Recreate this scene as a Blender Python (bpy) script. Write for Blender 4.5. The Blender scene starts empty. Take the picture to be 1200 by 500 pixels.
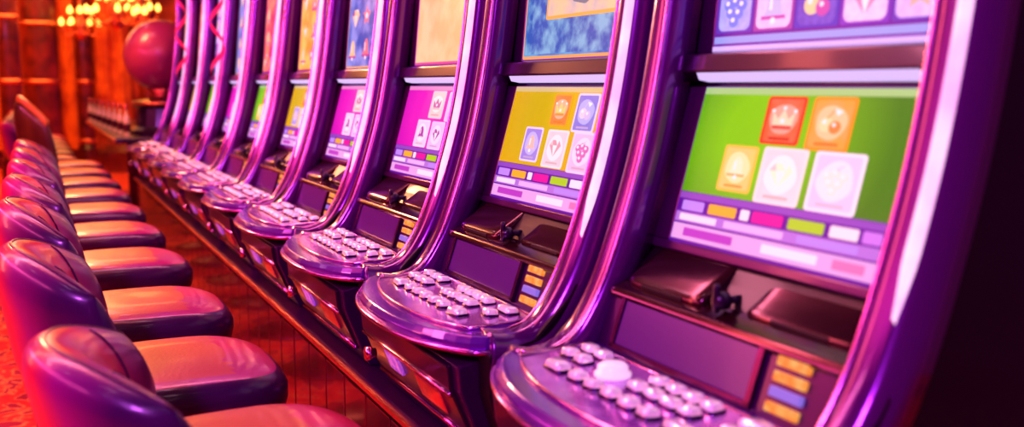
import bpy, bmesh, math, random
from mathutils import Vector, Matrix
random.seed(7)
scene = bpy.context.scene
try:
    scene.view_settings.view_transform = 'Standard'
    scene.view_settings.look = 'Medium High Contrast'
except Exception: pass
COL = scene.collection
H = 1.26
S = 0.75
Y0 = 1.18

# ------------------------------------------------------------------ materials
def new_mat(name):
    m = bpy.data.materials.new(name); m.use_nodes = True
    return m, m.node_tree, m.node_tree.nodes['Principled BSDF']
def pbr(name, col, rough=0.5, metal=0.0, coat=0.0, noise=None, nscale=8.0, bump=0.0, bscale=60, emis=None, es=0.0, spec=0.5, nlo=.35, nhi=.65):
    m, t, b = new_mat(name)
    b.inputs['Base Color'].default_value = (*col, 1)
    b.inputs['Roughness'].default_value = rough
    b.inputs['Metallic'].default_value = metal
    b.inputs['Coat Weight'].default_value = coat
    b.inputs['Coat Roughness'].default_value = 0.08
    b.inputs['Specular IOR Level'].default_value = spec
    if emis:
        b.inputs['Emission Color'].default_value = (*emis, 1)
        b.inputs['Emission Strength'].default_value = es
    if noise or bump:
        tc = t.nodes.new('ShaderNodeTexCoord')
    if noise:
        n = t.nodes.new('ShaderNodeTexNoise'); n.inputs['Scale'].default_value = nscale
        n.inputs['Detail'].default_value = 2
        r = t.nodes.new('ShaderNodeValToRGB')
        r.color_ramp.elements[0].position = nlo; r.color_ramp.elements[1].position = nhi
        r.color_ramp.elements[0].color = (*col, 1); r.color_ramp.elements[1].color = (*noise, 1)
        t.links.new(tc.outputs['Object'], n.inputs['Vector'])
        t.links.new(n.outputs['Fac'], r.inputs['Fac'])
        t.links.new(r.outputs['Color'], b.inputs['Base Color'])
    if bump:
        n2 = t.nodes.new('ShaderNodeTexNoise'); n2.inputs['Scale'].default_value = bscale
        bp = t.nodes.new('ShaderNodeBump'); bp.inputs['Strength'].default_value = bump
        bp.inputs['Distance'].default_value = 0.01
        t.links.new(tc.outputs['Object'], n2.inputs['Vector'])
        t.links.new(n2.outputs['Fac'], bp.inputs['Height'])
        t.links.new(bp.outputs['Normal'], b.inputs['Normal'])
    return m
_em = {}
def emi(col, s=1.0, col2=None, scale=6.0):
    key = (tuple(col), s, tuple(col2) if col2 else None, scale)
    if key in _em: return _em[key]
    m, t, b = new_mat('glow_%d' % len(_em))
    b.inputs['Base Color'].default_value = (col[0]*.08, col[1]*.08, col[2]*.08, 1)
    b.inputs['Roughness'].default_value = 0.3
    b.inputs['Specular IOR Level'].default_value = 0.25
    b.inputs['Emission Color'].default_value = (*col, 1)
    b.inputs['Emission Strength'].default_value = s
    if col2:
        tc = t.nodes.new('ShaderNodeTexCoord')
        n = t.nodes.new('ShaderNodeTexNoise'); n.inputs['Scale'].default_value = scale
        n.inputs['Detail'].default_value = 3
        r = t.nodes.new('ShaderNodeValToRGB')
        r.color_ramp.elements[0].position = 0.38; r.color_ramp.elements[1].position = 0.62
        r.color_ramp.elements[0].color = (*col, 1); r.color_ramp.elements[1].color = (*col2, 1)
        t.links.new(tc.outputs['Object'], n.inputs['Vector'])
        t.links.new(n.outputs['Fac'], r.inputs['Fac'])
        t.links.new(r.outputs['Color'], b.inputs['Emission Color'])
    _em[key] = m
    return m

M_body = pbr('body_dark_purple', (0.028, 0.0015, 0.040), 0.28, 0.2, 0.4)
M_body2 = pbr('body_plum', (0.070, 0.003, 0.095), 0.28, 0.3, 0.3)
M_rail = pbr('rail_plum', (0.16, 0.010, 0.23), 0.20, 0.5, 0.7)
M_house = pbr('housing_gloss', (0.075, 0.012, 0.028), 0.17, 0.65, 0.3, bump=0.03, bscale=9)
M_ledge = pbr('ledge_dark', (0.020, 0.0015, 0.018), 0.35, 0.2, 0.2)
M_side = pbr('side_maroon', (0.010, 0.001, 0.009), 0.5)
M_chrome = pbr('purple_chrome', (0.58, 0.16, 0.70), 0.14, 1.0, bump=0.05, bscale=30)
M_chrome2 = pbr('pink_chrome', (0.92, 0.46, 0.80), 0.14, 1.0, bump=0.06, bscale=40)
M_bead = pbr('bead_chrome', (0.80, 0.34, 0.74), 0.18, 1.0)
M_gold = pbr('gold_trim', (0.80, 0.22, 0.12), 0.3, 0.9, bump=0.5, bscale=30)
M_deck = pbr('deck_violet', (0.16, 0.012, 0.40), 0.20, 0.35, 0.5)
M_plate = pbr('deck_plate', (0.62, 0.28, 0.80), 0.18, 0.6, 0.4, noise=(0.38, 0.11, 0.60), nscale=24)
M_btn = pbr('button_silver_glow', (1.0, 0.84, 0.95), 0.10, 0.5, 0.9, emis=(1, .6, .85), es=0.22)  # silvery buttons are no lamps; a faint glow is added to brighten them
M_btnring = pbr('button_ring', (0.05, 0.005, 0.11), 0.15, 0.9)
M_bigbtn = pbr('white_button', (1, 0.85, 0.9), 0.3, 0.0, 0.6, emis=(1, .75, .9), es=0.55)
M_glass = pbr('dark_glass', (0.05, 0.003, 0.12), 0.24, 0.0, 0.1, emis=(.28, .02, .42), es=0.16)
M_frame = pbr('frame_plum', (0.10, 0.01, 0.12), 0.2, 0.8)
M_strip = emi((1.0, 0.62, 0.88), 1.2, (.88, .38, .78), 9)
M_bar = emi((0.74, 0.56, 1.0), 0.85)
M_orange = emi((1.0, 0.27, 0.04), 0.8, (.95, .5, .15), 60)
M_blue = emi((0.40, 0.25, 1.0), 0.6)
M_logo = emi((0.30, 0.03, .75), 0.6, (1.0, .20, .7), 50)
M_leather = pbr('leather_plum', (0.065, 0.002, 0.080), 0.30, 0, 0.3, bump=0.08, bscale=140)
M_leather_sheen = pbr('leather_rose_sheen', (0.74, 0.022, 0.09), 0.34, 0, 0.3, noise=(0.34, 0.006, 0.22), nscale=2.6, bump=0.08, bscale=140, nlo=.3, nhi=.7)  # red reflection on the seat front, put into the leather colour
M_leather_highlight = pbr('leather_tan_highlight', (0.66, 0.18, 0.06), 0.38, 0, 0.22, noise=(0.46, 0.05, 0.10), nscale=2.2, bump=0.08, bscale=140, nlo=.3, nhi=.7)  # orange highlight on the seat top, put into the leather colour
M_leather_brown = pbr('leather_orange_brown', (0.17, 0.06, 0.010), 0.34, 0, 0.35, noise=(0.08, 0.015, 0.01), nscale=5)
M_pip = pbr('piping', (0.10, 0.002, 0.08), 0.3)
M_pipw = pbr('wood_edge', (0.70, 0.26, 0.04), 0.35)
M_metal = pbr('dark_metal', (0.10, 0.02, 0.08), 0.3, 1.0)
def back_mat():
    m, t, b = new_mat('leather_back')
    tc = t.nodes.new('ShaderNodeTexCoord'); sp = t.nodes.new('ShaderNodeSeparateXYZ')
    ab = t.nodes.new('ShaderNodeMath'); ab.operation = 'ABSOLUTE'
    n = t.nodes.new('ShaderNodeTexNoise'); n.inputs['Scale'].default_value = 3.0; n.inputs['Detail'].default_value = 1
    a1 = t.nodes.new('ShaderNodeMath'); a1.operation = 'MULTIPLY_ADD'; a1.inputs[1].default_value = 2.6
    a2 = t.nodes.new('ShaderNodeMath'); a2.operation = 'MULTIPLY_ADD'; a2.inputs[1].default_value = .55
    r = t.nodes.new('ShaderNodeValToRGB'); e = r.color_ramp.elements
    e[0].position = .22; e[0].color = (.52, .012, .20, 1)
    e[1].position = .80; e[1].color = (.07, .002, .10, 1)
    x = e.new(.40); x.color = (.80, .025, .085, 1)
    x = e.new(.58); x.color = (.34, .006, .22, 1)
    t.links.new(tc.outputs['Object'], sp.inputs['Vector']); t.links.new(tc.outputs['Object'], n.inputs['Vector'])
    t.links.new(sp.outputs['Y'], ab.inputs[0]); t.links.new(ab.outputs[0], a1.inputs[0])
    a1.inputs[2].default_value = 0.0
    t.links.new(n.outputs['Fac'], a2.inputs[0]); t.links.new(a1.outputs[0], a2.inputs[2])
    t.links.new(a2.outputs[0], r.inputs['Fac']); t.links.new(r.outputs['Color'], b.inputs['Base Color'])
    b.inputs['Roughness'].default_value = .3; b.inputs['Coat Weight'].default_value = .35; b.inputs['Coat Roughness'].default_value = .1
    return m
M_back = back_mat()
def wood_mat():
    m, t, b = new_mat('wood_panelling')
    tc = t.nodes.new('ShaderNodeTexCoord'); mp = t.nodes.new('ShaderNodeMapping')
    mp.inputs['Scale'].default_value = (3, 10, 0.6)
    n = t.nodes.new('ShaderNodeTexNoise'); n.inputs['Scale'].default_value = 2.2; n.inputs['Detail'].default_value = 5
    r = t.nodes.new('ShaderNodeValToRGB')
    r.color_ramp.elements[0].color = (0.055, 0.0005, 0.016, 1); r.color_ramp.elements[1].color = (0.24, 0.004, 0.018, 1)
    r.color_ramp.elements[0].position = .38; r.color_ramp.elements[1].position = .78
    t.links.new(tc.outputs['Object'], mp.inputs['Vector']); t.links.new(mp.outputs['Vector'], n.inputs['Vector'])
    t.links.new(n.outputs['Fac'], r.inputs['Fac']); t.links.new(r.outputs['Color'], b.inputs['Base Color'])
    b.inputs['Roughness'].default_value = 0.22; b.inputs['Coat Weight'].default_value = 0.5
    return m
M_wood = wood_mat()
def carpet_mat():
    m, t, b = new_mat('carpet')
    tc = t.nodes.new('ShaderNodeTexCoord')
    v = t.nodes.new('ShaderNodeTexVoronoi'); v.feature = 'DISTANCE_TO_EDGE'; v.inputs['Scale'].default_value = 4.5
    n = t.nodes.new('ShaderNodeTexNoise'); n.inputs['Scale'].default_value = 6; n.inputs['Distortion'].default_value = 2.5
    mx = t.nodes.new('ShaderNodeMath'); mx.operation = 'MULTIPLY_ADD'; mx.inputs[1].default_value = 1.5
    r = t.nodes.new('ShaderNodeValToRGB'); r.color_ramp.interpolation = 'EASE'
    e = r.color_ramp.elements
    e[0].position = .42; e[0].color = (0.55, 0.01, 0.02, 1)
    e[1].position = .62; e[1].color = (0.95, 0.04, 0.02, 1)
    x = e.new(.70); x.color = (0.95, 0.30, 0.06, 1)
    x = e.new(.78); x.color = (0.35, 0.003, 0.04, 1)
    t.links.new(tc.outputs['Object'], v.inputs['Vector']); t.links.new(tc.outputs['Object'], n.inputs['Vector'])
    t.links.new(v.outputs['Distance'], mx.inputs[0]); t.links.new(n.outputs['Fac'], mx.inputs[2])
    t.links.new(mx.outputs[0], r.inputs['Fac']); t.links.new(r.outputs['Color'], b.inputs['Base Color'])
    b.inputs['Roughness'].default_value = 0.9
    return m
M_carpet = carpet_mat()
M_wallback = pbr('wall_orange', (0.80, 0.14, 0.03), 0.6, noise=(0.30, 0.02, 0.02), nscale=2.5)
M_wallleft = pbr('wall_plum', (0.16, 0.01, 0.07), 0.5, noise=(0.35, 0.05, 0.06), nscale=1.5)
M_ceil = pbr('ceiling_dark', (0.05, 0.006, 0.05), 0.7)
M_column = pbr('column_wood', (0.06, 0.004, 0.008), 0.35, 0, .3, noise=(0.22, 0.02, 0.012), nscale=4)
M_curtain = pbr('curtain', (0.50, 0.05, 0.02), 0.6, noise=(0.90, 0.22, 0.03), nscale=3)
M_ball = pbr('magenta_gloss', (0.42, 0.035, 0.22), 0.34, 0.1, 0.4, noise=(0.58, 0.08, 0.18), nscale=3)
M_ribbon = pbr('ribbon_red_glow', (0.9, 0.02, 0.12), 0.35, emis=(1, .03, .2), es=.45)  # self-glow added to keep the ribbon bright
M_bulb = emi((1.0, 0.48, 0.08), 5.0)
M_bottle = pbr('pale_glass_glow', (0.80, 0.42, 0.32), 0.12, 0.2, 0.8, emis=(1, .36, .14), es=.22)  # glow stands in for gold light falling on the glass
M_added_down = emi((1.0, 0.55, 0.75), 15.0)  # lens of the added, unseen downlights

# ------------------------------------------------------------------ helpers
def obj(name, me, parent=None, loc=(0, 0, 0)):
    o = bpy.data.objects.new(name, me); COL.objects.link(o)
    o.location = loc
    if parent: o.parent = parent
    return o
def from_pf(name, V, F, mats, fm=None, smooth=False):
    bm = bmesh.new()
    vs = [bm.verts.new(v) for v in V]
    for i, f in enumerate(F):
        try: fc = bm.faces.new([vs[k] for k in f])
        except ValueError: continue
        fc.material_index = fm[i] if fm else 0
        fc.smooth = smooth
    bmesh.ops.recalc_face_normals(bm, faces=bm.faces)
    me = bpy.data.meshes.new(name); bm.to_mesh(me); bm.free()
    for m in (mats if isinstance(mats, (list, tuple)) else [mats]): me.materials.append(m)
    return me
class B:
    """accumulates geometry into one mesh"""
    def __init__(s): s.V = []; s.F = []; s.fm = []; s.sm = []
    def add(s, V, F, mi=0, smooth=False):
        o = len(s.V); s.V += [tuple(v) for v in V]
        for f in F: s.F.append([k+o for k in f]); s.fm.append(mi); s.sm.append(smooth)
    def box(s, x0, x1, y0, y1, z0, z1, mi=0):
        V = [(x, y, z) for x in (x0, x1) for y in (y0, y1) for z in (z0, z1)]
        F = [(0,1,3,2),(4,6,7,5),(0,4,5,1),(2,3,7,6),(0,2,6,4),(1,5,7,3)]
        s.add(V, F, mi)
    def lathe(s, prof, c=(0,0,0), n=24, mi=0, smooth=True, axis='z'):
        V = []; F = []
        for (r, z) in prof:
            for k in range(n):
                a = 2*math.pi*k/n
                p = (r*math.cos(a), r*math.sin(a), z)
                if axis == 'x': p = (z, p[0], p[1])
                V.append((c[0]+p[0], c[1]+p[1], c[2]+p[2]))
        m = len(prof)
        for i in range(m-1):
            for k in range(n):
                F.append((i*n+k, i*n+(k+1) % n, (i+1)*n+(k+1) % n, (i+1)*n+k))
        F.append(list(range(n))[::-1]); F.append([(m-1)*n+k for k in range(n)])
        s.add(V, F, mi, smooth)
    def tube(s, pts, r, n=8, mi=0, closed=False):
        V = []; F = []; N = len(pts); P = [Vector(p) for p in pts]
        for i in range(N):
            if closed: d = P[(i+1) % N]-P[i-1]
            else: d = P[min(i+1, N-1)]-P[max(i-1, 0)]
            d.normalize()
            up = Vector((0, 0, 1)) if abs(d.z) < .9 else Vector((0, 1, 0))
            a = d.cross(up).normalized(); b = d.cross(a)
            for k in range(n):
                t = 2*math.pi*k/n
                V.append(tuple(P[i]+a*r*math.cos(t)+b*r*math.sin(t)))
        for i in range(N if closed else N-1):
            j = (i+1) % N
            for k in range(n): F.append((i*n+k, i*n+(k+1) % n, j*n+(k+1) % n, j*n+k))
        if not closed: F.append(list(range(n))[::-1]); F.append([(N-1)*n+k for k in range(n)])
        s.add(V, F, mi, True)
    def mesh(s, name, mats, bevel=0, seg=2, ang=0.3):
        bm = bmesh.new(); vs = [bm.verts.new(v) for v in s.V]
        for f, mi, sm in zip(s.F, s.fm, s.sm):
            try: fc = bm.faces.new([vs[k] for k in f])
            except ValueError: continue
            fc.material_index = mi; fc.smooth = sm
        bmesh.ops.recalc_face_normals(bm, faces=bm.faces)
        if bevel:
            ed = [e for e in bm.edges if len(e.link_faces) == 2 and e.calc_face_angle(0) > ang and not e.link_faces[0].smooth]
            bmesh.ops.bevel(bm, geom=ed, offset=bevel, segments=seg, affect='EDGES', profile=0.6, clamp_overlap=True)
        me = bpy.data.meshes.new(name); bm.to_mesh(me); bm.free()
        for m in (mats if isinstance(mats, (list, tuple)) else [mats]): me.materials.append(m)
        return me
def spline(P, per=6):
    out = []
    n = len(P)
    for i in range(n-1):
        p0 = P[max(i-1, 0)]; p1 = P[i]; p2 = P[i+1]; p3 = P[min(i+2, n-1)]
        for k in range(per):
            t = k/per
            out.append(tuple(0.5*((2*b)+(-a+c)*t+(2*a-5*b+4*c-d)*t*t+(-a+3*b-3*c+d)*t**3) for a, b, c, d in zip(p0, p1, p2, p3)))
    out.append(tuple(P[-1])); return out

# ------------------------------------------------------------------ slot machine parts
OX, OZ = 1.10, 0.55            # empty origin of each machine
def L(x, y, z): return (x-OX, y, z-OZ)
def extrude_profile(b, prof, y0, y1, mi=0):
    n = len(prof)
    V = [L(x, y0, z) for x, z in prof]+[L(x, y1, z) for x, z in prof]
    F = [list(range(n)), list(range(n, 2*n))[::-1]]+[(i, (i+1) % n, n+(i+1) % n, n+i) for i in range(n)]
    b.add(V, F, mi)

PX = {}
b = B()
prof = [(.74,.55),(.715,.60),(.675,.70),(.67,.75),(.86,.79),(.865,.815),(.895,.905),(.930,.922),(.960,.950),(.992,.985),
        (1.068,1.262),(1.066,1.30),(1.085,1.315),(1.135,1.85),(1.12,1.90),(1.13,1.98),(1.47,1.98),(1.5,1.90),(1.5,.55)]
extrude_profile(b, prof, -.30, .30)
PX['cabinet'] = b.mesh('cabinet', M_body2, .004)
path = spline([(.72,.800),(.77,.795),(.825,.815),(.868,.870),(.905,.945),(.945,1.06),(.978,1.18),(1.005,1.32),(1.030,1.5),(1.055,1.72),(1.065,1.99)], 6)
def sweep(cross, path, mats, name):
    V = []; F = []; N = len(path)
    for i in range(N):
        x, z = path[i]
        dx = path[min(i+1, N-1)][0]-path[max(i-1, 0)][0]; dz = path[min(i+1, N-1)][1]-path[max(i-1, 0)][1]
        l = math.hypot(dx, dz); nx, nz = -dz/l, dx/l
        cr = cross(i/(N-1)) if callable(cross) else cross
        n = len(cr)
        for d, y in cr: V.append(L(x+nx*d, y, z+nz*d))
    for i in range(N-1):
        for k in range(n): F.append((i*n+k, i*n+(k+1) % n, (i+1)*n+(k+1) % n, (i+1)*n+k))
    F.append(list(range(n))); F.append([(N-1)*n+k for k in range(n)])
    bb = B(); bb.add(V, F, 0, True); return bb.mesh(name, mats)
def rail_cross(sg):
    c = [(-.050, .280), (-.012, .280), (.003, .282), (.011, .287), (.0145, .296), (.0155, .310), (.0155, .322), (.014, .332), (.008, .343), (-.002, .350), (-.018, .355), (-.05, .357)]
    return [(d, sg*y) for d, y in c]
def bead_cross(sg):
    return [(.012+.0045*math.cos(a), sg*(.2915+.0045*math.sin(a))) for a in [2*math.pi*k/10 for k in range(10)]]
RAIL = {}; BEAD = {}
for sg in (-1, 1):
    RAIL[sg] = sweep(rail_cross(sg), path, M_rail, 'side_rail')
    BEAD[sg] = sweep(bead_cross(sg), path, M_bead, 'chrome_bead')
sp = [p for p in path if p[1] > .945]
def strip_cross(t):
    k = min(1, .25+t*6)
    cs = [(.0135, .328), (.0200, .327), (.0135, .3405), (.007, .3425)]
    cy = .335
    return [(d if k >= 1 else d*k+.010*(1-k), -(cy+(y-cy)*k)) for d, y in cs]
STRIP = sweep(strip_cross, sp, M_strip, 'light_strip')
profs = [(.76,.552),(.74,.60),(.71,.70),(.71,.78),(.80,.80),(.87,.87),(.93,.97),(.985,1.12),(1.02,1.30),(1.05,1.5),(1.08,1.75),(1.09,1.99),(1.49,1.99),(1.49,.552)]
b1 = B(); extrude_profile(b1, profs, -.352, -.301); ME_side1 = b1.mesh('side_panel', M_side, .006)
b1 = B(); extrude_profile(b1, profs, .301, .352); ME_side2 = b1.mesh('side_panel', M_side, .006)
def plane_box(b, p0, tilt, u0, u1, v0, v1, d0, d1, mi=0):
    tx, tz = math.sin(tilt), math.cos(tilt); nx, nz = -math.cos(tilt), math.sin(tilt)
    V = []
    for u in (u0, u1):
        for v in (v0, v1):
            for d in (d0, d1): V.append(L(p0[0]+v*tx+d*nx, -u, p0[1]+v*tz+d*nz))
    b.add(V, [(0,1,3,2),(4,6,7,5),(0,4,5,1),(2,3,7,6),(0,2,6,4),(1,5,7,3)], mi)
LOW = ((.985, .997), math.atan2(.072, .262)); UP = ((1.072, 1.318), math.atan2(.05, .53))
b = B()
plane_box(b, LOW[0], LOW[1], -.297, -.236, -.004, .268, -.02, .006)
plane_box(b, LOW[0], LOW[1], .236, .297, -.004, .268, -.02, .006)
plane_box(b, LOW[0], LOW[1], -.297, .297, -.020, -.004, -.02, .008)
plane_box(b, UP[0], UP[1], -.297, -.243, -.004, .52, -.02, .006)
plane_box(b, UP[0], UP[1], .243, .297, -.004, .52, -.02, .006)
plane_box(b, UP[0], UP[1], -.297, .297, .515, .60, -.02, .02)
PX['screen_bezel'] = b.mesh('screen_bezel', M_body2, .003)
b = B(); extrude_profile(b, [(1.028,1.282),(1.036,1.312),(1.075,1.318),(1.075,1.262),(1.05,1.266)], -.297, .297)
PX['screen_shelf'] = b.mesh('screen_shelf', M_body, .003)
b = B(); extrude_profile(b, [(1.036,1.268),(1.030,1.281),(1.052,1.281),(1.058,1.264)], -.24, .24)
PX['light_bar'] = b.mesh('light_bar', M_bar)
def deck_outline(off=0.0, n=22):
    P = []
    hw = .338-off
    P.append((.872-off*.3, hw))
    xs = .690+off
    P += [(.77, hw), (xs+.02, hw-.004)]
    for k in range(n+1):
        t = -1+2*k/n
        y = -t*(hw-.022)
        P.append((.615+off+.072*abs(t)**2.6, y))
    P += [(xs+.02, -hw+.004), (.77, -hw), (.872-off*.3, -hw)]
    return P
def deck_mesh(off, z0, z1, mats, name, rnd=0.0, slope=.012):
    layers = [(z0, off+rnd), (z0+(z1-z0)*.3, off), (z0+(z1-z0)*.7, off), (z1, off+rnd)]
    V = []; F = []; n = None
    for z, o in layers:
        P = deck_outline(o); n = len(P)
        for x, y in P: V.append(L(x, y, z+(x-.6)*slope/.27))
    for i in range(len(layers)-1):
        for k in range(n): F.append((i*n+k, i*n+(k+1) % n, (i+1)*n+(k+1) % n, (i+1)*n+k))
    F.append(list(range(n))[::-1]); F.append([(len(layers)-1)*n+k for k in range(n)])
    bb = B(); bb.add(V, F, 0, False); return bb.mesh(name, mats, 0.0025, 2, .45)
PX['button_deck'] = deck_mesh(0.0, .765, .803, M_deck, 'button_deck', rnd=.009)
b = B(); pts = [L(x, y, .777+(x-.6)*.012/.27) for x, y in deck_outline(-.003)]
b.tube(pts, .0055, 8); PX['deck_trim'] = b.mesh('deck_trim', M_chrome)
b = B()
pl = []
for k in range(17):
    t = -1+2*k/16
    pl.append((.660+.048*abs(t)**2.4, -t*.268))
pl = [(.845, .275)]+pl+[(.845, -.275)]
zf = lambda x: .805+(x-.6)*.012/.27
n = len(pl)
b.add([L(x, y, zf(x)-.003) for x, y in pl]+[L(x, y, zf(x)+.002) for x, y in pl],
      [list(range(n))[::-1], [n+k for k in range(n)]]+[(i, (i+1) % n, n+(i+1) % n, n+i) for i in range(n)])
PX['button_plate'] = b.mesh('button_plate', M_plate)
b = B(); b.tube([L(x, y, zf(x)+.002) for x, y in pl], .003, 8, closed=True); PX['plate_rim'] = b.mesh('plate_rim', M_chrome2)
b = B(); extrude_profile(b, [(.737,.565),(.705,.61),(.665,.70),(.660,.745),(.685,.752),(.72,.60)], -.27, .27)
PX['belly_panel'] = b.mesh('belly_panel', M_body, .004)
b = B(); b.tube([L(.668, y, .69) for y in (-.27, -.1, .1, .27)], .005, 8); PX['belly_trim'] = b.mesh('belly_trim', M_chrome2)
b = B(); b.tube([L(.712, y, .595) for y in (-.27, -.1, .1, .27)], .006, 8); PX['lower_trim'] = b.mesh('lower_trim', M_chrome)
b = B(); extrude_profile(b, [(.683,.640),(.667,.682),(.676,.685),(.69,.642)], .04, .12); PX['lit_emblem'] = b.mesh('lit_emblem', M_logo, .002)
b = B(); extrude_profile(b, [(.690,.628),(.672,.675),(.68,.678),(.70,.632)], -.20, -.06); PX['coin_slot_plate'] = b.mesh('coin_slot_plate', M_chrome2, .002)
b = B(); b.lathe([(.016, 0), (.016, .012), (.011, .016), (.011, .024)], c=(0, 0, 0), n=16, axis='x')
ME_lock = b.mesh('door_lock', M_chrome2)
DISP = ((.866, .822), math.atan2(.030, .090))
b = B(); plane_box(b, DISP[0], DISP[1], -.225, .120, .004, .082, -.01, .004)
PX['info_display'] = b.mesh('info_display', M_glass, .002)
b = B()
plane_box(b, DISP[0], DISP[1], -.236, .131, -.004, .004, -.01, .007); plane_box(b, DISP[0], DISP[1], -.236, .131, .082, .088, -.01, .007)
plane_box(b, DISP[0], DISP[1], -.236, -.225, -.004, .088, -.01, .007); plane_box(b, DISP[0], DISP[1], .120, .131, -.004, .088, -.01, .007)
PX['display_frame'] = b.mesh('display_frame', M_frame)
LAB = []
for i in range(4):
    b = B(); v = .004+i*.021
    plane_box(b, DISP[0], DISP[1], .160, .220, v, v+.014, -.008, .007)
    LAB.append(b.mesh('lit_label', [M_orange, M_blue, M_orange, M_orange][i], .002))
b = B(); extrude_profile(b, [(.888,.896),(.884,.905),(.889,.914),(.930,.928),(.935,.918),(.90,.90)], -.278, .278)
PX['ledge_lip'] = b.mesh('ledge_lip', M_house, .003)
b = B(); extrude_profile(b, [(.905,.912),(.929,.9265),(.957,.9545),(.986,.986),(1.0,.97),(.94,.905)], -.279, .279)
PX['ledge_panel'] = b.mesh('ledge_panel', M_ledge, .001)
def smooth_housing(P, y0, y1, name, mat, e=.25):
    N = 20; V = []; F = []; n = len(P)
    for i in range(N+1):
        t = -math.cos(math.pi*i/N); y = (y0+y1)/2+t*(y1-y0)/2
        k = (max(0, 1-abs(t)**12))**.5*e+(1-e)
        for x, z in P: V.append(L(.97+(x-.97)*k, y, .945+(z-.945)*k))
    for i in range(N):
        for k in range(n): F.append((i*n+k, i*n+(k+1) % n, (i+1)*n+(k+1) % n, (i+1)*n+k))
    F.append(list(range(n))); F.append([N*n+k for k in range(n)])
    bb = B(); bb.add(V, F, 0, True); return bb.mesh(name, mat)
RP = spline([(.925,.905),(.905,.916),(.906,.931),(.924,.945),(.950,.962),(.985,.985)], 4)+[(1.0,.96),(.97,.92)]
PX['bill_acceptor'] = smooth_housing(RP, .045, .255, 'bill_acceptor', M_house, .18)
RP2 = spline([(.938,.917),(.922,.923),(.920,.931),(.934,.941),(.958,.958),(.988,.984)], 4)+[(1.0,.96),(.97,.92)]
PX['ticket_printer'] = smooth_housing(RP2, -.265, -.045, 'ticket_printer', M_house, .10)
b = B(); extrude_profile(b, [(.902,.920),(.902,.927),(.911,.931),(.911,.919)], .09, .205)
PX['bill_slot'] = b.mesh('bill_slot', M_side, .001)
b = B(); extrude_profile(b, [(.918,.925),(.919,.931),(.926,.935),(.926,.925)], -.215, -.10)
PX['ticket_slot'] = b.mesh('ticket_slot', M_side, .001)
b = B(); b.lathe([(.006, 0), (.006, .035)], n=12, axis='x'); b.lathe([(.006, -.012), (.011, -.010), (.014, 0), (.014, .010), (.008, .014)], n=18, axis='x', c=(-.008, 0, 0))
b.lathe([(.003, -.018), (.006, -.014), (.006, .022), (.004, .026)], n=12, c=(-.016, 0, 0))
ME_key = b.mesh('key_handle', M_body, 0)
def btn_mesh(w, d, h, name):
    b = B()
    def rr(w, d, z, r):
        P = []
        for cx, cy, a in ((w-r, d-r, 0), (-w+r, d-r, 90), (-w+r, -d+r, 180), (w-r, -d+r, 270)):
            for k in range(5):
                t = math.radians(a+90*k/4); P.append((cx+r*math.cos(t), cy+r*math.sin(t), z))
        return P
    lay = [(1.25, 0), (1.25, h*.25), (1.05, h*.32), (1.0, h*.7), (.9, h*.88), (.7, h)]
    V = []; F = []
    for s_, z in lay: V += rr(w*s_, d*s_, z, min(w, d)*.5*s_)
    n = 20
    for i in range(len(lay)-1):
        for k in range(n): F.append((i*n+k, i*n+(k+1) % n, (i+1)*n+(k+1) % n, (i+1)*n+k))
    b.add(V, F[:2*n], 1, True)
    b.add(V, F[2*n:]+[[5*n+k for k in range(n)]], 0, True)
    return b.mesh(name, [M_btn, M_btnring])
ME_b1 = btn_mesh(.0115, .0155, .015, 'push_button')
ME_b2 = btn_mesh(.0125, .024, .015, 'push_button')
b = B(); b.lathe([(.029, 0), (.029, .006), (.024, .008), (.024, .016), (.018, .021), (.001, .023)], n=28)
ME_big = b.mesh('round_button', M_bigbtn)
BTN = []
for x, ys in ((.818, [(.225, 0), (.183, 0), (.141, 0), (.02, 0), (-.022, 0), (-.064, 0), (-.106, 0), (-.20, 1)]), (.780, [(.225, 0), (.183, 0), (.141, 0), (.02, 0), (-.022, 0), (-.064, 0), (-.106, 0), (-.20, 0)]), (.730, [(.175, 1), (.11, 0), (.062, 0), (.014, 0), (-.034, 0), (-.082, 0), (-.155, 1)])):
    for y, k in ys: BTN.append((x, y, k))

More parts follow.
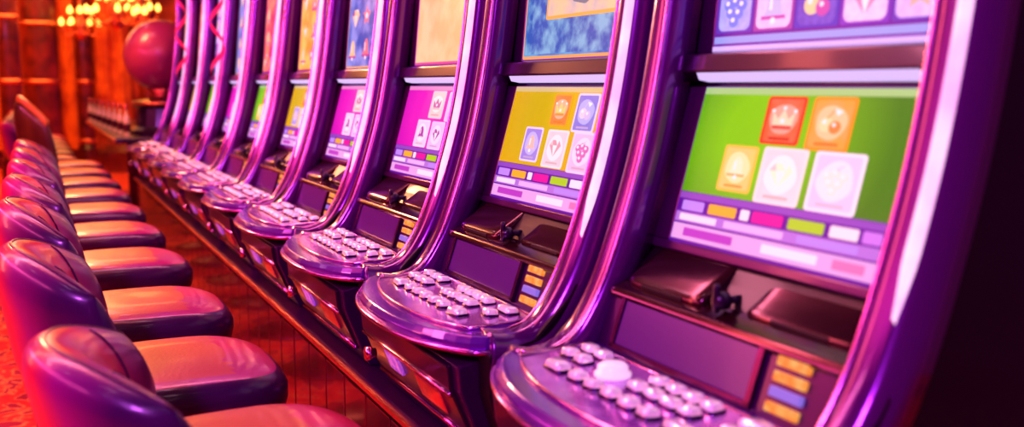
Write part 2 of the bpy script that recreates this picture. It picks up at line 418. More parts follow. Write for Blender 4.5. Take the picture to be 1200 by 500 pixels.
# ------------------------------------------------------------------ screens
class Scr:
    def __init__(s, base, d0): s.p, s.t = base; s.b = B(); s.m = []; s.d = d0
    def mi(s, mat):
        if mat not in s.m: s.m.append(mat)
        return s.m.index(mat)
    def P(s, u, v, d):
        tx, tz = math.sin(s.t), math.cos(s.t); nx, nz = -math.cos(s.t), math.sin(s.t)
        return L(s.p[0]+v*tx+d*nx, -u, s.p[1]+v*tz+d*nz)
    def poly(s, pts, mat, d): s.b.add([s.P(u, v, s.d+d*.0004) for u, v in pts], [list(range(len(pts)))], s.mi(mat))
    def rect(s, u0, u1, v0, v1, mat, d=0, r=0.0):
        if r <= 0: s.poly([(u0, v0), (u1, v0), (u1, v1), (u0, v1)], mat, d); return
        P = []
        for cx, cy, a in ((u1-r, v1-r, 0), (u0+r, v1-r, 90), (u0+r, v0+r, 180), (u1-r, v0+r, 270)):
            for k in range(5):
                t = math.radians(a+90*k/4); P.append((cx+r*math.cos(t), cy+r*math.sin(t)))
        s.poly(P, mat, d)
    def disc(s, u, v, ru, rv, mat, d, n=20, wob=0, ph=0):
        s.poly([(u+ru*(1+wob*math.sin(3*a+ph))*math.cos(a), v+rv*(1+wob*math.cos(2*a+ph))*math.sin(a)) for a in [2*math.pi*k/n for k in range(n)]], mat, d)
    def icon(s, kind, u, v, w, h, c1, c2, c3, d):
        E = lambda c: emi(c, .92)
        if kind == 'cluster':
            for j, (a, q) in enumerate(((-.5, .25), (0, .4), (.5, .2), (-.28, -.15), (.28, -.2), (0, -.6))):
                s.disc(u+a*w, v+q*h, w*.34, h*.30, E(c1), d+j*.4); s.disc(u+a*w-w*.08, v+q*h+h*.08, w*.14, h*.12, E(c2), d+j*.4+.2)
            s.poly([(u-.05*w, v+.6*h), (u+.5*w, v+.95*h), (u+.15*w, v+.5*h)], E(c3), d+3)
        elif kind == 'bell':
            s.poly([(u-.75*w, v-.55*h), (u+.75*w, v-.55*h), (u+.5*w, v-.2*h), (u+.42*w, v+.4*h), (u+.15*w, v+.75*h), (u-.15*w, v+.75*h), (u-.42*w, v+.4*h), (u-.5*w, v-.2*h)], E(c1), d)
            s.rect(u-.8*w, u+.8*w, v-.65*h, v-.48*h, E(c3), d+.5); s.disc(u, v-.72*h, w*.18, h*.16, E(c2), d+1); s.rect(u-.28*w, u-.1*w, v-.2*h, v+.45*h, E(c2), d+1)
        elif kind == 'gem':
            s.poly([(u, v-.8*h), (u+.8*w, v+.2*h), (u+.45*w, v+.65*h), (u-.45*w, v+.65*h), (u-.8*w, v+.2*h)], E(c1), d)
            s.poly([(u, v-.8*h), (u+.32*w, v+.2*h), (u-.32*w, v+.2*h)], E(c2), d+.5); s.poly([(u-.8*w, v+.2*h), (u-.32*w, v+.2*h), (u-.45*w, v+.65*h)], E(c3), d+.5)
            s.poly([(u+.32*w, v+.2*h), (u+.45*w, v+.65*h), (u, v+.65*h)], E(c2), d+.5)
        elif kind == 'crown':
            s.poly([(u-.75*w, v-.5*h), (u+.75*w, v-.5*h), (u+.85*w, v+.5*h), (u+.4*w, v+.0*h), (u, v+.7*h), (u-.4*w, v), (u-.85*w, v+.5*h)], E(c1), d)
            s.rect(u-.75*w, u+.75*w, v-.7*h, v-.45*h, E(c3), d+.5)
            for a in (-.85, 0, .85): s.disc(u+a*w, v+(.55 if a else .75)*h, w*.14, h*.12, E(c2), d+1)
            s.disc(u, v-.15*h, w*.18, h*.16, E(c2), d+1)
        elif kind == 'plum':
            s.disc(u-.3*w, v-.15*h, w*.48, h*.45, E(c1), d); s.disc(u+.36*w, v-.3*h, w*.42, h*.40, E(c3), d+.4)
            s.disc(u-.42*w, v+.02*h, w*.16, h*.14, E(c2), d+.8); s.disc(u+.28*w, v-.15*h, w*.13, h*.12, E(c2), d+.8)
            s.poly([(u-.3*w, v+.25*h), (u+.15*w, v+.85*h), (u+.22*w, v+.8*h), (u-.2*w, v+.25*h)], E(c3), d+1)
            s.poly([(u+.1*w, v+.85*h), (u+.75*w, v+.7*h), (u+.4*w, v+.4*h)], E(c2), d+1.2)
        else:
            P = []
            for k in range(10):
                a = math.pi/2+math.pi*k/5; q = 1 if k % 2 == 0 else .48
                P.append((u+.85*w*q*math.cos(a), v+.85*h*q*math.sin(a)))
            s.poly(P, E(c1), d); s.disc(u, v, w*.28, h*.25, E(c2), d+.5)
    def mesh(s, name):
        bm = bmesh.new(); vs = [bm.verts.new(v) for v in s.b.V]
        for f, mi in zip(s.b.F, s.b.fm):
            fc = bm.faces.new([vs[k] for k in f]); fc.material_index = mi
            fc.normal_update()
            if fc.normal.x > 0: fc.normal_flip()
        me = bpy.data.meshes.new(name); bm.to_mesh(me); bm.free()
        for m in s.m: me.materials.append(m)
        return me
C = dict(green=((.035,.21,.0),(.22,.54,.0)), yellow=((.80,.36,.0),(.62,.40,.0)), magenta=((.52,.004,.42),(.78,.02,.48)))
WH = (1.0, .70, .82); LAV = (.50, .26, .86)
ICONS = ['crown', 'plum', 'bell', 'gem', 'cluster', 'star']
def radial_glow(kind):
    """screen backdrop: brighter in its middle, as the game picture shows"""
    c1, c2 = C[kind]
    m, t, b = new_mat('backdrop_'+kind)
    b.inputs['Base Color'].default_value = (0, 0, 0, 1); b.inputs['Roughness'].default_value = .3; b.inputs['Specular IOR Level'].default_value = .25
    tc = t.nodes.new('ShaderNodeTexCoord'); mp = t.nodes.new('ShaderNodeMapping')
    mp.inputs['Location'].default_value = (0, -.25, -2.9); mp.inputs['Scale'].default_value = (0, 3.6, 4.6)
    g = t.nodes.new('ShaderNodeTexGradient'); g.gradient_type = 'SPHERICAL'
    r = t.nodes.new('ShaderNodeValToRGB'); r.color_ramp.elements[0].color = (*c1, 1); r.color_ramp.elements[1].color = (*c2, 1); r.color_ramp.elements[1].position = .7
    t.links.new(tc.outputs['Object'], mp.inputs['Vector']); t.links.new(mp.outputs['Vector'], g.inputs['Vector'])
    t.links.new(g.outputs['Fac'], r.inputs['Fac']); t.links.new(r.outputs['Color'], b.inputs['Emission Color']); b.inputs['Emission Strength'].default_value = 1
    return m
BG = {k: radial_glow(k) for k in C}
def lower_screen(kind, cards, rs):
    s = Scr(LOW, .0065)
    c1, c2 = C[kind]
    s.rect(-.236, .236, -.004, .268, emi((.14, .01, .38), .8), 0)
    s.rect(-.234, .234, .084, .254, BG[kind], 1)
    s.rect(-.234, .234, .254, .266, emi(tuple(min(1, x*.6+.22) for x in c2), 1.0), 1)  # glare along the top edge, painted into the screen
    for ci, (u, v, w, h, border, face, ink) in enumerate(cards):
        s.rect(u-w, u+w, v-h, v+h, emi(border, 1.0), 3, .006)
        s.rect(u-w*.86, u+w*.86, v-h*.89, v+h*.89, emi(face, 1., tuple(min(1, q*.85+.06) for q in face), 40), 4, .004)
        s.disc(u, v+h*.05, w*.72, h*.66, emi(tuple(min(1, q*.8+.25) for q in face), 1.), 5, wob=.06, ph=ci)
        s.icon(ICONS[ci % 6], u, v+h*.06, w*.66, h*.60, ink, (1, .82, .88), tuple(q*.75+.05 for q in border), 6)
        s.rect(u-w*.55, u+w*.55, v-h*.80, v-h*.70, emi(tuple(q*.75 for q in border), .8), 5, .001)
    s.rect(-.234, .234, .072, .083, emi((.34, .10, .62), .75), 1)
    cols = [(LAV, -.19, .06), ((1, .42, .03), -.112, .072), (WH, -.055, .022), ((.90, .01, .34), -.002, .070), ((.40, .58, .02), .082, .075), (WH, .158, .055), ((.6, .2, .8), .21, .035)]
    for c, u, w in cols: s.rect(u-w/2, u+w/2, .052, .069, emi(c, .95), 3, .003)
    s.rect(-.232, .232, .032, .049, emi((.50, .20, .74), .85), 2)
    for i, (u, w) in enumerate(((-.17, .10), (-.03, .14), (.13, .12))): s.rect(u-w/2, u+w/2, .035, .046, emi([WH, (.85, .45, .85), LAV][i % 3], .9), 3, .002)
    s.rect(-.232, .232, .002, .029, emi((.80, .40, .80), .88), 2)
    s.rect(-.20, -.07, .009, .023, emi((.50, .06, .55), .9), 3, .002); s.rect(.0, .12, .009, .023, emi(WH, .95), 3, .002); s.rect(.15, .21, .009, .023, emi((.85, .2, .5), .9), 3, .002)
    return s.mesh('lower_screen')
def upper_screen(kind, rs):
    s = Scr(UP, .0065)
    s.rect(-.243, .243, -.004, .515, emi((.20, .03, .42), .8), 0)
    if kind == 'symbols':
        s.rect(-.243, .243, -.002, .006, emi((.70, .50, 1.0), .9), 1)
        s.rect(-.240, .240, .010, .022, emi((.36, .38, .85), .9), 1)
        for r in range(6):
            v = .027+r*.084
            for c in range(5):
                u = -.190+c*.0975
                s.rect(u-.047, u+.047, v, v+.081, emi([(.16,.06,.50),(.42,.08,.42),(.10,.06,.55),(.26,.06,.58)][(c+r) % 4], .9), 2, .004)
                s.rect(u-.041, u+.041, v+.004, v+.077, emi([(.50, .46, .98), (.92, .58, .95), (.20, .12, .62), (.98, .62, .86), (.82, .54, 1.0)][(c+r*2) % 5], .95, [(.40, .36, .90), (.85, .48, .88), (.14, .08, .52), (.9, .5, .78), (.72, .44, .95)][(c+r*2) % 5], 60), 3, .012)
                ink = [(.20, .24, .9), (.85, .26, .54), (.60, .50, 1.0), (1.0, .46, .40), (.98, .64, .36)][(c*2+r) % 5]
                s.icon(['cluster', 'bell', 'plum', 'gem', 'star', 'crown'][(c+r*2) % 6], u, v+.039, .036, .033, ink, (1, .82, .9), (.62, .10, .45), 4)
    else:
        a, bcol, frame = {'scene': ((.04, .14, .48), (.16, .36, .64), (.95, .40, .12)), 'cream': ((.95, .46, .24), (1.0, .56, .34), (.80, .10, .35)),
                   'teal': ((.05, .10, .44), (.34, .30, .74), (.9, .42, .16)), 'gold': ((.85, .30, .04), (1.0, .52, .14), (.55, .03, .15)), 'rose': ((.72, .03, .12), (1.0, .26, .16), (.35, .01, .3))}[kind]
        s.rect(-.238, .238, .0, .512, emi(frame, .9), 1, .006)
        s.rect(-.232, .232, .007, .506, emi(a, 1.0, bcol, 14), 2, .004)
        if kind == 'scene':
            s.rect(-.225, .225, .012, .5, emi((.04, .12, .45), .95, (.26, .46, .68), 24), 3)
            s.rect(-.13, .228, .088, .30, emi((.95, .42, .10), .95), 4, .006)
            s.rect(-.122, .220, .096, .292, emi((.92, .56, .34), .95, (.55, .45, .50), 16), 5, .004)
            s.disc(.03, .135, .05, .022, emi((.20, .22, .30), .9), 6, wob=.25, ph=1); s.disc(.10, .15, .03, .03, emi((.75, .25, .2), .9), 6.5, wob=.2, ph=2)
            s.rect(-.20, .20, .34, .46, emi((.85, .16, .28), .9, (1.0, .5, .25), 12), 5, .01)
        elif kind == 'cream':
            s.rect(-.20, .20, .28, .47, emi((.8, .12, .25), 1.), 3, .01)
            s.icon('crown', 0, .375, .12, .07, (1, .55, .15), WH, (.6, .05, .3), 4)
        else:
            for k in range(12):
                u = -.16+.16*(k % 3)+rs.uniform(-.02, .02); v = .06+.115*(k//3)+rs.uniform(-.01, .01)
                s.icon(rs.choice(ICONS), u, v, .055, .045, [(1, .55, .3), (.9, .2, .28), (.42, .36, .9)][k % 3], WH, (.5, .05, .3), 3)
    return s.mesh('upper_screen')
OR = (.98, .28, .02); RD = (.84, .04, .015)
cards1 = [(-.020, .214, .044, .038, RD, (.90, .12, .03), (1, .66, .46)), (.082, .212, .044, .040, OR, (.98, .34, .06), (1, .68, .38)),
          (-.100, .132, .042, .038, (.98, .48, .08), (1.0, .56, .16), (1, .80, .56)), (.004, .128, .050, .044, (1, .66, .72), (1.0, .62, .70), (1, .82, .62)), (.118, .128, .050, .044, (1.0, .70, .90), (.94, .54, .86), (1, .74, .72))]
cards2 = [(.015, .214, .040, .036, (.98, .32, .02), (.96, .2, .03), (1, .6, .2)), (.125, .210, .046, .042, (.76, .58, 1.0), (.20, .18, .66), (.9, .6, .76)),
          (-.085, .132, .044, .040, (.80, .58, .95), (.34, .22, .70), (.98, .5, .45)), (.030, .128, .048, .042, (1, .66, .74), (1.0, .56, .66), (.90, .32, .42)), (.148, .126, .050, .044, (1.0, .58, .84), (.94, .46, .74), (.7, .16, .5))]
cards3 = [(.03, .212, .052, .040, (1.0, .54, .64), (.96, .54, .58), (.5, .12, .4)), (.155, .208, .050, .042, (.84, .54, .98), (.70, .44, .86), (.3, .05, .4)),
          (-.04, .126, .050, .040, (1.0, .66, .88), (.92, .52, .80), (.4, .05, .4)), (.075, .124, .050, .040, (.92, .54, .90), (.82, .46, .86), (.4, .05, .4)), (.18, .124, .046, .040, (1.0, .62, .74), (.94, .50, .66), (.4, .05, .4))]
MACH = [('green', cards1, 'symbols'), ('yellow', cards2, 'scene'), ('magenta', cards3, 'cream'), ('magenta', cards3, 'teal'), ('yellow', cards2, 'gold'),
        ('green', cards1, 'rose'), ('magenta', cards3, 'teal'), ('green', cards1, 'symbols'), ('yellow', cards3, 'rose'), ('magenta', cards3, 'gold')]
def machine(yc, kind, cards, up, idx, bank):
    rs = random.Random(idx*31+5)
    e = bpy.data.objects.new('slot_machine', None); COL.objects.link(e)
    e.empty_display_size = .2; e.location = (OX, yc, OZ)
    topn = {'symbols': 'dark blue fruit reels', 'scene': 'a gold-framed picture', 'cream': 'a cream panel', 'teal': 'a blue picture', 'gold': 'a golden picture', 'rose': 'a red picture'}[up]
    e['label'] = 'purple slot machine with %s card screen below %s' % (kind, topn)
    e['category'] = 'slot machine'; e['group'] = bank
    for nm, me in PX.items(): obj(nm, me, e)
    obj('side_panel', ME_side1, e); obj('side_panel', ME_side2, e)
    for sg in (-1, 1): obj('side_rail', RAIL[sg], e); obj('chrome_bead', BEAD[sg], e)
    obj('light_strip', STRIP, e)
    obj('lower_screen', lower_screen(kind, cards, rs), e)
    obj('upper_screen', upper_screen(up, rs), e)
    for me in LAB: obj('lit_label', me, e)
    obj('door_lock', ME_lock, e, (.664-.02-OX, .18, .66-OZ))
    obj('key_handle', ME_key, e, (.918-OX, .0, .940-OZ))
    for x, y, kk in BTN:
        if idx == 0 and abs(y-.10) < .06 and x > .74: continue
        o = obj('push_button', ME_b2 if kk else ME_b1, e, (x-OX, y, zf(x)+.001-OZ)); o.rotation_euler = (rs.uniform(-.06, .06), rs.uniform(-.06, .06), rs.uniform(-.06, .06))
    if idx == 0: obj('round_button', ME_big, e, (.785-OX, .10, zf(.785)+.001-OZ))
    return e
for i, (k, cd, up) in enumerate(MACH): machine(Y0+S*i, k, cd, up, i, 'slot machines in the long bank')

# ------------------------------------------------------------------ stand
def stand(y0, y1):
    e = bpy.data.objects.new('machine_stand', None); COL.objects.link(e); e.location = (1.1, (y0+y1)/2, 0)
    e['label'] = 'long reddish wood panelled plinth with gold edge under slot machines'; e['category'] = 'plinth'
    def mk(b, nm, m, bev=0): 
        me = b.mesh(nm, m, bev); o = obj(nm, me, e, (-1.1, -(y0+y1)/2, 0)); return o
    b = B(); y = y0
    while y < y1-.01:
        b.box(.700, .722, y+.004, min(y+.184, y1), .08, .50); y += .1875
    mk(b, 'front_panelling', M_wood, .004)
    b = B(); b.box(.722, 1.5, y0, y1, 0.0, .515); mk(b, 'plinth_body', M_body)
    b = B(); b.box(.690, 1.5, y0-.01, y1+.01, .515, .549); mk(b, 'plinth_top', M_body2, .006)
    b = B(); b.box(.683, .692, y0-.01, y1+.01, .526, .538); mk(b, 'gold_edge', M_gold, .003)
    b = B(); b.box(.706, .722, y0, y1, 0.0, .08); mk(b, 'kick_board', M_body)
stand(.80, 8.32)
e = bpy.data.objects.new('bar_counter', None); COL.objects.link(e); e.location = (.95, 10.6, 0)
e['label'] = 'dark wood counter with gold edge carrying pale bottles and ball'; e['category'] = 'counter'
def mkc(b, nm, m, bev=0): return obj(nm, b.mesh(nm, m, bev), e, (-.95, -10.6, 0))
b = B(); b.box(.66, 1.35, 8.50, 12.9, 0, .80); mkc(b, 'counter_body', M_wood)
b = B(); b.box(.57, 1.42, 8.42, 12.98, .80, .84); mkc(b, 'counter_top', M_body, .006)
b = B(); b.box(.56, .571, 8.42, 12.98, .808, .832); mkc(b, 'gold_edge', M_gold, .003)
b = B(); b.lathe([(.022, 0), (.026, .006), (.026, .14), (.022, .165), (.010, .19), (.009, .225)], n=16); me_bb = b.mesh('bottle_body', M_bottle)
b = B(); b.lathe([(.013, .222), (.014, .226), (.014, .262), (.010, .268)], n=16); me_bc = b.mesh('bottle_cap', M_gold)
b = B(); b.lathe([(.0265, .045), (.0268, .047), (.0268, .108), (.0265, .11)], n=16); me_bl = b.mesh('bottle_band', M_column)
for i, yy in enumerate((8.50, 8.95, 9.42, 9.92, 10.45, 11.02, 11.62, 12.26)):
    l = bpy.data.objects.new('bottle', None); COL.objects.link(l); l.location = (.665-.012*i, yy, .8405)
    l['label'] = 'small pale glass bottle with gold cap on the counter'; l['category'] = 'bottle'; l['group'] = 'bottles on the counter'
    obj('bottle_body', me_bb, l); obj('bottle_cap', me_bc, l); obj('bottle_band', me_bl, l)

# ------------------------------------------------------------------ chairs
def cushion_layers(hx, hy, layers, n=48, p=3.2):
    V = []; F = []
    for (z, inset, dome) in layers:
        for k in range(n):
            a = 2*math.pi*k/n
            c, s_ = math.cos(a), math.sin(a)
            x = (hx-inset)*math.copysign(abs(c)**(2/p), c); y = (hy-inset)*math.copysign(abs(s_)**(2/p), s_)
            V.append((x, y, z+dome-(.02*max(0, x/hx)**3)))
    m = len(layers)
    for i in range(m-1):
        for k in range(n): F.append((i*n+k, i*n+(k+1) % n, (i+1)*n+(k+1) % n, (i+1)*n+k))
    F.append(list(range(n))[::-1]); F.append([(m-1)*n+k for k in range(n)])
    return V, F, n
lay = [(-.088, .05, 0), (-.086, .022, 0), (-.076, .006, 0), (-.05, 0, 0), (-.025, .0, 0), (-.010, .008, 0), (0, .022, 0), (.002, .028, 0), (.007, .045, 0), (.010, .065, 0), (.012, .09, 0), (.013, .12, 0), (.013, .15, 0), (.012, .19, 0)]
V, F, n = cushion_layers(.215, .22, lay)
fm = []
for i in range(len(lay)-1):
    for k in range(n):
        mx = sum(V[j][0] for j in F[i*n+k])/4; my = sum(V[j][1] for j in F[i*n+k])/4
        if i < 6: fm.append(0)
        else: fm.append(1 if (mx > .085 or abs(my) > .18) else 2)  # front and side bands carry the painted pink reflection
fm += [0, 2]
ME_seat = from_pf('seat', V, F, [M_leather, M_leather_sheen, M_leather_highlight], fm, smooth=True)
def back_pt(s_, t, side, T=.054):
    y = .235*s_
    zt = .270-.075*abs(s_)**2.6; zb = -.02+.03*abs(s_)**4
    z = zb+(zt-zb)*t
    x = -.265+.135*abs(s_)**2.0-.045*(t-.3)+.012*math.sin(math.pi*t)
    th = T*math.sqrt(max(0, 1-abs(s_)**5))*math.sqrt(max(0, 1-abs(2*t-1)**3.2))
    dxdy = .135*2*abs(s_)*math.copysign(1, s_)/.235
    l = math.hypot(1, dxdy); nx, ny = 1/l, -dxdy/l
    return (x+side*nx*th, y+side*ny*th, z)
ns, nt = 32, 22
V = []; F = []
for side in (1, -1):
    o = len(V)
    for i in range(ns+1):
        for j in range(nt+1): V.append(back_pt(-math.cos(math.pi*i/ns), .5-.5*math.cos(math.pi*j/nt), side))
    for i in range(ns):
        for j in range(nt):
            a = o+i*(nt+1)+j; F.append((a, a+1, a+nt+2, a+nt+1))
bm = bmesh.new(); vs = [bm.verts.new(v) for v in V]
for f in F:
    fc = bm.faces.new([vs[k] for k in f]); fc.smooth = True
bmesh.ops.remove_doubles(bm, verts=bm.verts, dist=.0005); bmesh.ops.recalc_face_normals(bm, faces=bm.faces)
ME_back = bpy.data.meshes.new('backrest'); bm.to_mesh(ME_back); bm.free()
ME_backT = ME_back.copy()
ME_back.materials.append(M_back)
ME_backT.materials.append(M_leather_brown)
b = B()
b.tube([back_pt(-.995+1.99*i/40, 1.0, 0) for i in range(41)], .003, 6)
ME_pipb = b.mesh('backrest_piping', M_pip)
b = B(); b.tube([back_pt(-.62, .03+.94*j/24, 1) for j in range(25)], .0032, 6); ME_seam1 = b.mesh('backrest_seam', M_pip)
b = B(); b.tube([back_pt(.62, .03+.94*j/24, 1) for j in range(25)], .0032, 6); ME_seam2 = b.mesh('backrest_seam', M_pip)
b = B(); b.tube([back_pt(-.995+1.99*i/40, 1.0, 0) for i in range(41)], .016, 8); ME_pipwood = b.mesh('backrest_edge', M_pipw)
b = B(); b.lathe([(.03, -.665), (.03, -.11), (.05, -.10), (.12, -.09), (.12, -.084)], n=20); ME_stem = b.mesh('pedestal_column', M_metal)
b = B(); b.lathe([(.22, -.684), (.22, -.677), (.15, -.663), (.04, -.65), (.03, -.635)], n=32); ME_base = b.mesh('pedestal_base', M_metal)
b = B(); b.tube([(.17*math.cos(a)+.03, .17*math.sin(a), -.43) for a in [2*math.pi*k/28 for k in range(28)]], .010, 8, closed=True)
b.tube([(-.14, 0, -.43), (.2, 0, -.43)], .008)
ME_ring = b.mesh('foot_ring', M_chrome)
b = B(); b.box(-.26, -.15, -.05, .05, -.095, -.086); b.box(-.272, -.258, -.05, .05, -.095, .02); ME_brk = b.mesh('back_bracket', M_metal, .003)
rs = random.Random(3)
SZ = .685
CH = [1.57, 2.14, 2.77, 3.53]+[Y0+S*i+.10 for i in range(4, 10)]+[8.80, 9.55]+[10.27+S*i for i in range(4)]
for i, y in enumerate(CH):
    e = bpy.data.objects.new('casino_chair', None); COL.objects.link(e)
    e.location = (.243+(.050 if i == 0 else 0)-(.14 if i > 9 else 0), y, SZ); e.empty_display_size = .1
    tall = i == 7
    e['label'] = 'casino stool with tall orange-brown back and wood edge' if tall else 'padded casino stool in plum and rose leather with curved low back'
    e['category'] = 'chair'; e['group'] = 'chairs along the slot machines'
    e.rotation_euler = (0, 0, math.radians(rs.uniform(-3, 3)+(5 if i == 0 else 0)))
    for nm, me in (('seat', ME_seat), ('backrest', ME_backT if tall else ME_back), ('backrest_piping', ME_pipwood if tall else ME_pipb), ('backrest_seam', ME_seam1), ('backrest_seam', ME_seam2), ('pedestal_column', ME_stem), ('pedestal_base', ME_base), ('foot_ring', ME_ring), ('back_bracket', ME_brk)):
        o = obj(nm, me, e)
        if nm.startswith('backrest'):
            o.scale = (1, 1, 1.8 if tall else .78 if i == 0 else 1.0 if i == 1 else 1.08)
            if i > 1: o.location.x = -.02

# ------------------------------------------------------------------ sphere ornament, ribbons
e = bpy.data.objects.new('sphere_ornament', None); COL.objects.link(e); e.location = (1.0, 8.98, .8405)
e['label'] = 'large glossy magenta ball on a dark fluted stand'; e['category'] = 'ornament'
b = B(); R = .30; b.lathe([(R*math.sin(math.pi*k/24)+.0005, R*-math.cos(math.pi*k/24)) for k in range(25)], c=(0, 0, .66), n=40)
obj('ball', b.mesh('ball', M_ball), e)
b = B(); b.lathe([(.10, .30), (.12, .32), (.10, .35), (.13, .385)], n=24); obj('collar', b.mesh('collar', M_gold), e)
b = B(); b.lathe([(.27, 0), (.27, .04), (.23, .07), (.21, .22), (.25, .25), (.26, .28), (.12, .30)], n=16, smooth=False); obj('pedestal', b.mesh('pedestal', M_body), e)
b = B(); b.lathe([(.255, .245), (.265, .26), (.265, .275)], n=32); obj('pedestal_trim', b.mesh('pedestal_trim', M_gold), e)
for yy in (6.98, 5.55):
    b = B(); V = []; F = []
    N = 70
    for k in range(N+1):
        t = k/N; a = t*16
        x = 1.02-.10-.02*t+.035*math.cos(a); y = yy+.04*math.sin(a)+.02*math.sin(t*5); z = 1.99-.66*t
        V += [(x, y, z), (x+.004, y+.004, z-.032)]
    for k in range(N): F.append((2*k, 2*k+1, 2*k+3, 2*k+2))
    b.add(V, F, 0, True)
    b.tube([(1.15, yy, 1.984), (1.0, yy, 1.997), (.955, yy, 1.985)], .004)
    o = obj('curling_ribbon', b.mesh('curling_ribbon', M_ribbon)); o['label'] = 'curled red ribbon hanging from the top of a slot machine'; o['category'] = 'ribbon'; o['group'] = 'red ribbons on slot machines'

# ------------------------------------------------------------------ room
def struct(name, b, m, bev=0):
    o = obj(name, b.mesh(name, m, bev)); o['kind'] = 'structure'; o['label'] = name.replace('_', ' ') + ' of the casino hall'; return o
XL, XR, YF, YB, ZC = -3.2, 3.4, -2.5, 17.0, 3.4
b = B(); b.box(XL, XR, YF, YB, -.05, 0); struct('floor', b, M_carpet)
b = B(); b.box(XL, XR, YF, YB, ZC, ZC+.05); struct('ceiling', b, M_ceil)
b = B(); b.box(XL, XR, YB, YB+.1, 0, ZC); struct('wall_back', b, M_wallback)
b = B(); b.box(XL-.1, XL, YF, YB, 0, ZC); struct('wall_left', b, M_wallleft)
b = B(); b.box(XL, XR, YB-.03, YB, 0, .25); struct('baseboard_back', b, M_column)

def column(x, y, r):
    e = bpy.data.objects.new('wood_column', None); COL.objects.link(e); e.location = (x, y, 0)
    e['label'] = 'dark carved wooden column with gold capital bands'; e['category'] = 'column'; e['group'] = 'columns at the end of the hall'
    b = B(); pr = [(r*1.3, 0), (r*1.3, .3), (r*1.1, .36), (r, .4), (r, 2.9), (r*1.15, 2.95), (r*1.4, 3.15), (r*1.4, ZC)]
    b.lathe(pr, n=20, smooth=False); obj('shaft', b.mesh('shaft', M_column), e)
    for z in (.42, 1.3, 2.1, 2.86):
        b = B(); b.lathe([(r*1.02, z-.03), (r*1.10, z), (r*1.02, z+.03)], n=20)
        obj('gold_band', b.mesh('gold_band', M_gold), e)
for x, y, r in ((-.24, 14.2, .13), (.13, 15.6, .24), (-1.3, 13.0, .2), (.72, 16.3, .12), (1.60, 16.2, .14)): column(x, y, r)

def curtain(x0, x1, y):
    b = B(); N = int((x1-x0)/.03); V = []; F = []
    for k in range(N+1):
        x = x0+(x1-x0)*k/N; yy = y+.04*math.sin(k*.9)
        V += [(x, yy, .28), (x, yy, 3.1)]
    for k in range(N): F.append((2*k, 2*k+2, 2*k+3, 2*k+1))
    b.add(V, F, 0, True)
    b.tube([(x0-.05, y, 3.1), (x1+.05, y, 3.1)], .025)
    o = obj('curtain', b.mesh('curtain', M_curtain)); o['label'] = 'pleated orange curtain hanging on a rail'; o['category'] = 'curtain'; o['group'] = 'curtains on the end wall'
curtain(.42, .68, 16.75); curtain(.90, 1.4, 16.75); curtain(-.9, -.35, 16.75)

def chandelier(x, y, zc, R, nb):
    e = bpy.data.objects.new('chandelier', None); COL.objects.link(e); e.location = (x, y, ZC)
    e['label'] = 'gold chandelier with glowing amber bulbs'; e['category'] = 'chandelier'; e['group'] = 'chandeliers over the hall'
    dz = zc-ZC
    b = B(); b.tube([(0, 0, 0), (0, 0, dz)], .015); b.lathe([(.08, -.03), (.08, 0)], n=16)
    b.lathe([(.02, dz-.22), (.09, dz-.15), (.04, dz-.07), (.12, dz+.02), (.04, dz+.12), (.07, dz+.18), (.02, dz+.25)], n=16); obj('stem', b.mesh('stem', M_gold), e)
    b = B(); b.lathe([(.014, 0), (.030, .025), (.034, .05), (.022, .08), (.002, .11)], n=12); mb = b.mesh('bulb', M_bulb)
    b = B(); b.lathe([(.012, -.03), (.04, -.008), (.045, .0)], n=12); mc = b.mesh('candle_cup', M_gold)
    for tier, (rr, zz) in enumerate(((R, 0), (R*.6, .16))):
        for k in range(nb):
            a = 2*math.pi*(k+.5*tier)/nb
            b = B(); b.tube(spline([(0, 0, dz-.05+zz), (rr*.5*math.cos(a), rr*.5*math.sin(a), dz-.15+zz), (rr*.85*math.cos(a), rr*.85*math.sin(a), dz-.12+zz), (rr*math.cos(a), rr*math.sin(a), dz-.02+zz)], 4), .012, 6)
            obj('arm', b.mesh('arm', M_gold), e)
            obj('candle_cup', mc, e, (rr*math.cos(a), rr*math.sin(a), dz-.02+zz))
            obj('bulb', mb, e, (rr*math.cos(a), rr*math.sin(a), dz-.02+zz))
chandelier(1.0, 13.6, 2.16, .34, 8); chandelier(.66, 15.4, 2.10, .24, 6); chandelier(1.40, 15.0, 2.30, .26, 6)

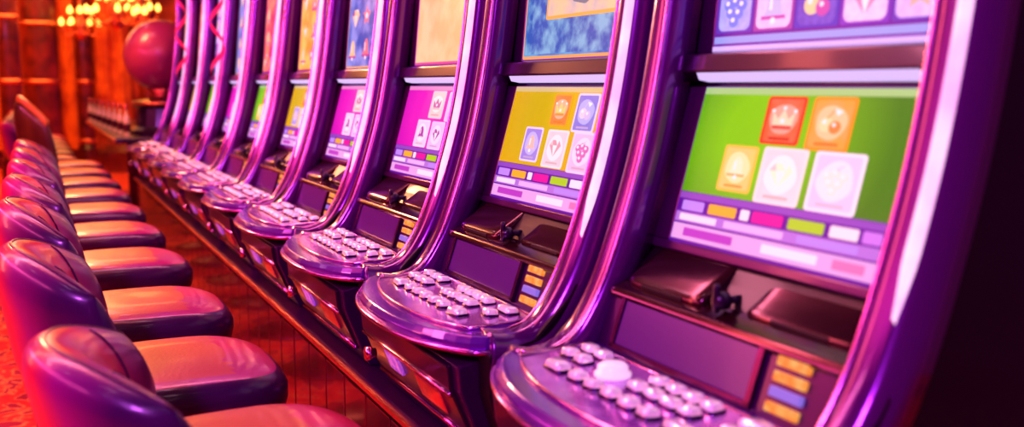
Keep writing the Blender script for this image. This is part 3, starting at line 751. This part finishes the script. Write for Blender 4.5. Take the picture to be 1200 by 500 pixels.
b = B(); b.lathe([(.13, 0), (.13, -.02), (.11, -.028)], n=24); me_r = b.mesh('ring', M_gold)
b = B(); b.lathe([(.105, -.022), (.105, -.030)], n=24); me_d = b.mesh('lens', M_added_down)
for x in (-1.9, -.6, .35):  # unseen ceiling lights, added to give the chrome its sparkle
    for k in range(8):
        y = -1.2+1.9*k+(.9 if x == -.6 else 0)
        e = bpy.data.objects.new('added_downlight', None); COL.objects.link(e); e.location = (x, y, ZC)
        e['label'] = 'round pinkish ceiling downlight added out of view for chrome sparkle'; e['category'] = 'added ceiling light'; e['group'] = 'unseen downlights added for sparkle'
        obj('ring', me_r, e); obj('lens', me_d, e)

# ------------------------------------------------------------------ lights
def area(loc, tgt, sx, sy, col, en, name):
    l = bpy.data.lights.new(name, 'AREA'); l.shape = 'RECTANGLE'; l.size = sx; l.size_y = sy; l.color = col; l.energy = en
    o = bpy.data.objects.new(name, l); COL.objects.link(o); o.location = loc
    o.rotation_euler = (Vector(tgt)-Vector(loc)).to_track_quat('-Z', 'Y').to_euler(); return o
area((.1, 4.0, 3.25), (.2, 4.0, 0), .35, 9, (1.0, .30, .45), 180, 'aisle_light')
area((-1.6, -.6, 2.9), (1.0, 2.0, .9), .5, .5, (.72, .14, 1.0), 80, 'violet_fill')  # added purple fill from behind the camera, no fixture
area((-2.9, 4.5, 2.3), (1.0, 4.5, .8), 7, .2, (1.0, .12, .42), 85, 'rose_light')
area((-.7, 3.2, 1.9), (.5, 2.6, .5), .2, 3, (1.0, .20, .14), 22, 'amber_light')
area((-.2, 8.5, 2.9), (1.0, 4.0, .9), .8, .4, (1.0, .34, .14), 115, 'gold_fill')  # warm lamp added for gold reflections on chrome and ledge
area((0, 14.2, 3.2), (0.2, 14.5, 0), 4, 4, (1.0, .38, .10), 330, 'amber_hall_light')
w = bpy.data.worlds.new('world'); scene.world = w; w.use_nodes = True
w.node_tree.nodes['Background'].inputs['Color'].default_value = (.38, .03, .30, 1)
w.node_tree.nodes['Background'].inputs['Strength'].default_value = .5

# ------------------------------------------------------------------ camera
cam = bpy.data.cameras.new('camera'); co = bpy.data.objects.new('camera', cam); COL.objects.link(co)
cam.sensor_width = 36; cam.lens = 35.0; cam.clip_start = .02
co.location = (0, 0, H)
co.rotation_euler = (math.radians(90-7.37), 0, math.radians(-25.57))
cam.dof.use_dof = True; cam.dof.focus_distance = 2.4; cam.dof.aperture_fstop = 2.3
scene.camera = co
